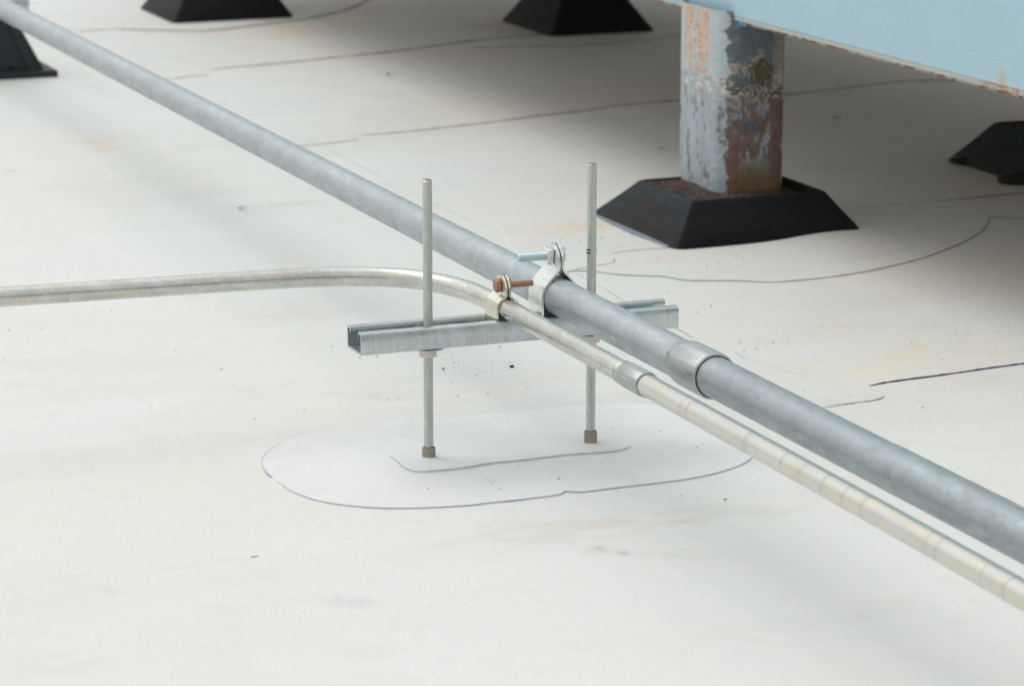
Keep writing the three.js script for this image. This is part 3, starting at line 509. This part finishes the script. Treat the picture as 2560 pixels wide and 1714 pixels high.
// ---------------------------------------------------------------- pale blue equipment unit
{
  const t = thing('rooftop_unit', 'large pale blue painted equipment cabinet raised above the roof on posts', 'rooftop unit', [0, 0, 0]);
  const zf = -0.03, zb = -4.15, H = 1.0, xr = 2.0;
  const stip = greyMap(512, 512, (u, v) => fbm(u * 90, v * 90, 3)); stip.repeat.set(10, 6);
  const L = zf - zb;
  const panelMap = colourMap(1024, 512, (u, v) => {          // u along the panel, v up 0.6 m
    const z = zf - u * L, y = v * 0.6, n = fbm(u * 120, v * 30, 4), k = fbm(u * 30, v * 10, 4);
    let c = [0.375, 0.565, 0.665].map((q) => q * (1 + 0.06 * (n - 0.5) + 0.05 * (k - 0.5)));
    const e = fbm(u * 260 + 5, v * 40, 3);                  // rust bleeding up from the lower edge near its corroded stretch
    const r = sstep(0.016, 0.0, y - 0.010 * e) * sstep(0.52, 0.62, fbm(u * 70 + 33, 4, 3)) * sstep(-0.36, -0.24, z); c = mix3(c, [0.55, 0.36, 0.16], 0.75 * r * (0.4 + 0.9 * e));
    return c;
  }, THREE.ClampToEdgeWrapping);
  const blue = new THREE.MeshStandardMaterial({ map: panelMap, roughness: 0.5, bumpMap: stip, bumpScale: 0.0003 });
  const plainBlue = new THREE.MeshStandardMaterial({ color: new THREE.Color(0.375, 0.565, 0.665), roughness: 0.5 });
  const pg = new THREE.PlaneGeometry(L, 0.6, 8, 2); pg.rotateY(-Math.PI / 2); pg.translate(UNIT.x, UNIT.bot + 0.005 + 0.3, (zf + zb) / 2);
  // panel with thickness: a folded sheet
  const pb = new THREE.BoxGeometry(0.0022, 0.6, L, 1, 1, 1); pb.translate(UNIT.x + 0.0011, UNIT.bot + 0.005 + 0.3, (zf + zb) / 2);
  { const P = pb.attributes.position, uv = []; for (let i = 0; i < P.count; i++) uv.push((zf - P.getZ(i)) / L, (P.getY(i) - UNIT.bot - 0.005) / 0.6); pb.setAttribute('uv', new THREE.Float32BufferAttribute(uv, 2)); }
  part(t, 'side_panel', pb, blue);
  const up = new THREE.BoxGeometry(0.0022, H - 0.892 - 0.003, L); up.translate(UNIT.x + 0.0011, 0.895 + (H - 0.895) / 2, (zf + zb) / 2); part(t, 'upper_panel', up, plainBlue);
  const lipMap = colourMap(2048, 16, (u, v) => { const z = zf - u * L, n = fbm(u * 500, v * 3, 4), k = fbm(u * 90 + 33, 2, 3); let c = mix3([0.36, 0.42, 0.41], [0.46, 0.49, 0.45], n); const near = sstep(-0.40, -0.24, z); const r = sstep(0.54, 0.60, k * 0.5 + n * 0.5 + 0.05 * near) * near; c = mix3(c, mix3([0.30, 0.075, 0.03], [0.50, 0.25, 0.13], n), r); return mix3(c, [0.33, 0.46, 0.52], sstep(0.6, 0.66, fbm(u * 160 + 4, 7, 3)) * (1 - r) * 0.6); }, THREE.ClampToEdgeWrapping);
  const lip = new THREE.BoxGeometry(0.007, 0.0062, L); { const P = lip.attributes.position, uv = []; for (let i = 0; i < P.count; i++) uv.push(0.5 - P.getZ(i) / L, P.getY(i) > 0 ? 1 : 0); lip.setAttribute('uv', new THREE.Float32BufferAttribute(uv, 2)); }
  lip.translate(UNIT.x + 0.0040, UNIT.bot + 0.0018, (zf + zb) / 2); part(t, 'bottom_lip', lip, new THREE.MeshStandardMaterial({ map: lipMap, roughness: 0.7 }), 'weathered lower lip with rust stretches');
  const railMap = colourMap(1024, 32, (u, v) => { const n = fbm(u * 300, v * 3, 4); return mix3([0.50, 0.48, 0.43], [0.32, 0.13, 0.07], sstep(0.46, 0.56, n)); });
  const rail = new THREE.BoxGeometry(0.05, 0.018, L - 0.1); rail.translate(UNIT.x + 0.040, UNIT.bot + 0.001, (zf + zb) / 2); part(t, 'base_rail', rail, new THREE.MeshStandardMaterial({ map: railMap, roughness: 0.8 }), 'rusty white base rail');
  const rail2 = new THREE.BoxGeometry(0.05, 0.018, L - 0.1); rail2.translate(1.392, UNIT.bot + 0.001, (zf + zb) / 2); part(t, 'base_rail', rail2, new THREE.MeshStandardMaterial({ map: railMap, roughness: 0.8 }));
  const under = new THREE.BoxGeometry(xr - UNIT.x - 0.006, 0.004, L - 0.006); under.translate((xr + UNIT.x) / 2, UNIT.bot + 0.013, (zf + zb) / 2); part(t, 'floor_pan', under, new THREE.MeshStandardMaterial({ color: new THREE.Color(0.36, 0.335, 0.28), roughness: 0.7 }));
  const top = new THREE.BoxGeometry(xr - UNIT.x, 0.004, L); top.translate((xr + UNIT.x) / 2, H + 0.003, (zf + zb) / 2); part(t, 'top_panel', top, plainBlue);
  for (const z of [zf - 0.0012, zb + 0.0012]) { const e = new THREE.BoxGeometry(xr - UNIT.x - 0.006, H - UNIT.bot - 0.02, 0.0022); e.translate((xr + UNIT.x) / 2, (H + UNIT.bot + 0.016) / 2, z); part(t, 'end_panel', e, plainBlue); }
  const bk = new THREE.BoxGeometry(0.0022, H - UNIT.bot - 0.02, L - 0.006); bk.translate(xr - 0.0011, (H + UNIT.bot + 0.016) / 2, (zf + zb) / 2); part(t, 'back_panel', bk, plainBlue);
  // chipped spot and scratch on the panel
  const chip = new THREE.CircleGeometry(0.006, 12); chip.scale(1, 1.6, 1); chip.rotateY(-Math.PI / 2);
}

// ---------------------------------------------------------------- roof-house wall behind the viewer (its dark face shows in the conduits' undersides)
{
  const t = thing('roof_house_wall', 'dull green-grey wall of the roof house facing the conduits', 'wall', [0, 0, 4.9]);
  const wm = new THREE.MeshStandardMaterial({ map: colourMap(256, 256, (u, v) => mix3([0.28, 0.295, 0.26], [0.36, 0.37, 0.33], fbm(u * 20, v * 30, 4))), roughness: 0.9 });
  const w = new THREE.BoxGeometry(16, 1.5, 0.25); w.translate(0, 0.74, 0); part(t, 'wall_face', w, wm);
  const c = new RoundedBoxGeometry(16.1, 0.06, 0.33, 2, 0.01); c.translate(0, 1.522, 0); part(t, 'coping', c, new THREE.MeshStandardMaterial({ color: new THREE.Color(0.3, 0.3, 0.29), roughness: 0.6 }));
}
// ---------------------------------------------------------------- black plastic pipe block with its short channel
{
  const t = thing('support_block', 'black ribbed plastic block holding a short channel under the thick conduit', 'pipe support', [0.035, -0.003, -2.78]);
  const mat = new THREE.MeshStandardMaterial({ color: new THREE.Color(0.0155, 0.0185, 0.022), roughness: 0.5, bumpMap: fineBump, bumpScale: 0.0004 });
  const body = ringGeo([[0.139, 0.066, 0.006, 0.009, 0], [0.139, 0.066, 0.006, 0.0095, 0], [0.091, 0.054, 0.006, 0.105, 0.9], [0.088, 0.052, 0.006, 0.1085, 1], [0.01, 0.01, 0.005, 0.1086, 1]], 5);
  part(t, 'body', toCreasedNormals(body, 0.6), mat);
  const fl = new RoundedBoxGeometry(0.318, 0.012, 0.166, 3, 0.003); fl.translate(0, 0.004, 0); part(t, 'base_flange', fl, mat);
  for (const s of [-1, 1]) { const r = new THREE.BufferGeometry(); const A = V(s * 0.118, 0.010, 0.0668), B = V(s * 0.084, 0.100, 0.0556), w = 0.006; const rows = [A, mix3V(A, B, 0.5), B].map((p) => [V(p.x - w * 1.4, p.y, p.z - 0.001), V(p.x - w * 0.7, p.y, p.z + 0.004), V(p.x + w * 0.7, p.y, p.z + 0.004), V(p.x + w * 1.4, p.y, p.z - 0.001)]); part(t, 'rib', grid(rows), mat); }
  for (const s of [-1, 1]) { const h = part(t, 'screw_hole', new THREE.CylinderGeometry(0.0042, 0.0042, 0.004, 16), new THREE.MeshStandardMaterial({ color: new THREE.Color(0.003, 0.003, 0.003), roughness: 0.9 })); h.rotation.x = Math.PI / 2; h.position.set(s * 0.078, 0.0155, 0.0648); }
  const ch = part(t, 'strut_channel', channelGeo(0.25, CH_W, CH_TOP - 0.1087), M.strut); ch.position.y = 0.1087;
}
function mix3V(a, b, t) { return a.clone().lerp(b, t); }

// ---------------------------------------------------------------- litter and grit
const lump = (a, b, c, k) => { const g = new THREE.IcosahedronGeometry(1, 2); const P = g.attributes.position; for (let i = 0; i < P.count; i++) { const f = 0.75 + 0.5 * fbm(P.getX(i) * 2 + k, P.getY(i) * 2 + P.getZ(i) * 1.3 + k, 3); P.setXYZ(i, P.getX(i) * a * f, P.getY(i) * b * f, P.getZ(i) * c * f); } return toCreasedNormals(mergeVertices(g), 0.8); };
const onRoof = (x, y, up = 0) => { const p = gp(x, y); return [p.x, hz(p.x, p.z) + up, p.z]; };
one('debris_pellet', lump(0.0026, 0.0016, 0.0022, 3), beadMat(0.02, 0.018, 0.025), 'small black pellet lying on the roof behind the rods', 'debris', onRoof(1280, 918, 0.001));
one('debris_pellet', lump(0.0016, 0.0008, 0.0014, 8), beadMat(0.03, 0.028, 0.03), 'tiny dark crumb below the channel near the first rod', 'debris', onRoof(1108, 922, 0.0006));
const leafGeo = (l, w) => { const rows = []; for (let i = 0; i <= 10; i++) { const s = i / 10, ww = w * Math.sin(Math.PI * Math.min(0.97, s + 0.03)) ** 0.8; rows.push([V(l * (s - 0.5), 0.001 + 0.002 * s, -ww), V(l * (s - 0.5), 0.0005 + 0.003 * s * s, 0), V(l * (s - 0.5), 0.0015 + 0.003 * s, ww)]); } return grid(rows); };
one('dry_leaf', leafGeo(0.016, 0.005), beadMat(0.19, 0.10, 0.05), 'small curled brown leaf in the shade behind the post', 'leaf', onRoof(2092, 297, 0.001));
one('dry_leaf', leafGeo(0.012, 0.003), beadMat(0.16, 0.13, 0.08), 'olive brown leaf scrap on the roof left of the post', 'leaf', onRoof(1655, 374, 0.001));
one('dry_leaf', leafGeo(0.010, 0.008), beadMat(0.24, 0.20, 0.12), 'pale brown leaf scrap on open roof beyond the thick conduit', 'leaf', onRoof(971, 188, 0.001));
one('dry_leaf', leafGeo(0.012, 0.004), beadMat(0.38, 0.29, 0.20), 'faded tan leaf scrap on roof between the two conduits', 'leaf', onRoof(603, 522, 0.0008));
one('paint_fleck', lump(0.0035, 0.0005, 0.0016, 12), beadMat(0.40, 0.60, 0.70), 'tiny light blue paint fleck on the empty foreground roof', 'debris', onRoof(634, 1391, 0.0006));
function scatter(name, label, n, mat, gen, r0, r1) {
  const im = new THREE.InstancedMesh(lump(1, 0.55, 0.9, 5), mat, n); im.name = name; im.userData = { label, category: 'grit', kind: 'stuff' };
  const m = new THREE.Matrix4(), q = new THREE.Quaternion(), c = new THREE.Color();
  for (let i = 0; i < n; i++) { const [x, z] = gen(), s = mix(r0, r1, rnd() ** 3.2); q.setFromAxisAngle(V(0, 1, 0), rnd() * 6.28); m.compose(V(x, hz(x, z) + s * 0.3 + 0.0012, z), q, V(s * (0.8 + rnd()), s, s)); im.setMatrixAt(i, m); const k = 0.5 + rnd(); im.setColorAt(i, c.setRGB(k, k * (0.85 + 0.2 * rnd()), k * (0.8 + 0.25 * rnd()))); }
  shadow(im); scene.add(im);
}
const pixGen = (x0, x1, y0, y1) => () => { const p = px(mix(x0, x1, rnd()), mix(y0, y1, rnd())); return [p.x, p.z]; };
const pick = (gens) => () => gens[Math.floor(rnd() * gens.length)]();
scatter('roof_grit', 'scattered dark specks of grit on the white roof', 360, beadMat(0.14, 0.125, 0.12), pick([pixGen(1350, 2540, 640, 1050), pixGen(1500, 2300, 700, 920), pixGen(850, 1500, 850, 1010), pixGen(900, 1850, 1060, 1270), pixGen(0, 1250, 620, 1050)]), 0.00025, 0.0010);
scatter('rust_flakes', 'orange rust crumbs strewn beside the black base', 160, beadMat(0.42, 0.22, 0.10), pick([pixGen(1330, 1620, 545, 640), pixGen(1400, 1560, 540, 600), pixGen(1500, 1900, 600, 680)]), 0.0003, 0.0011);

renderer.render(scene, camera);
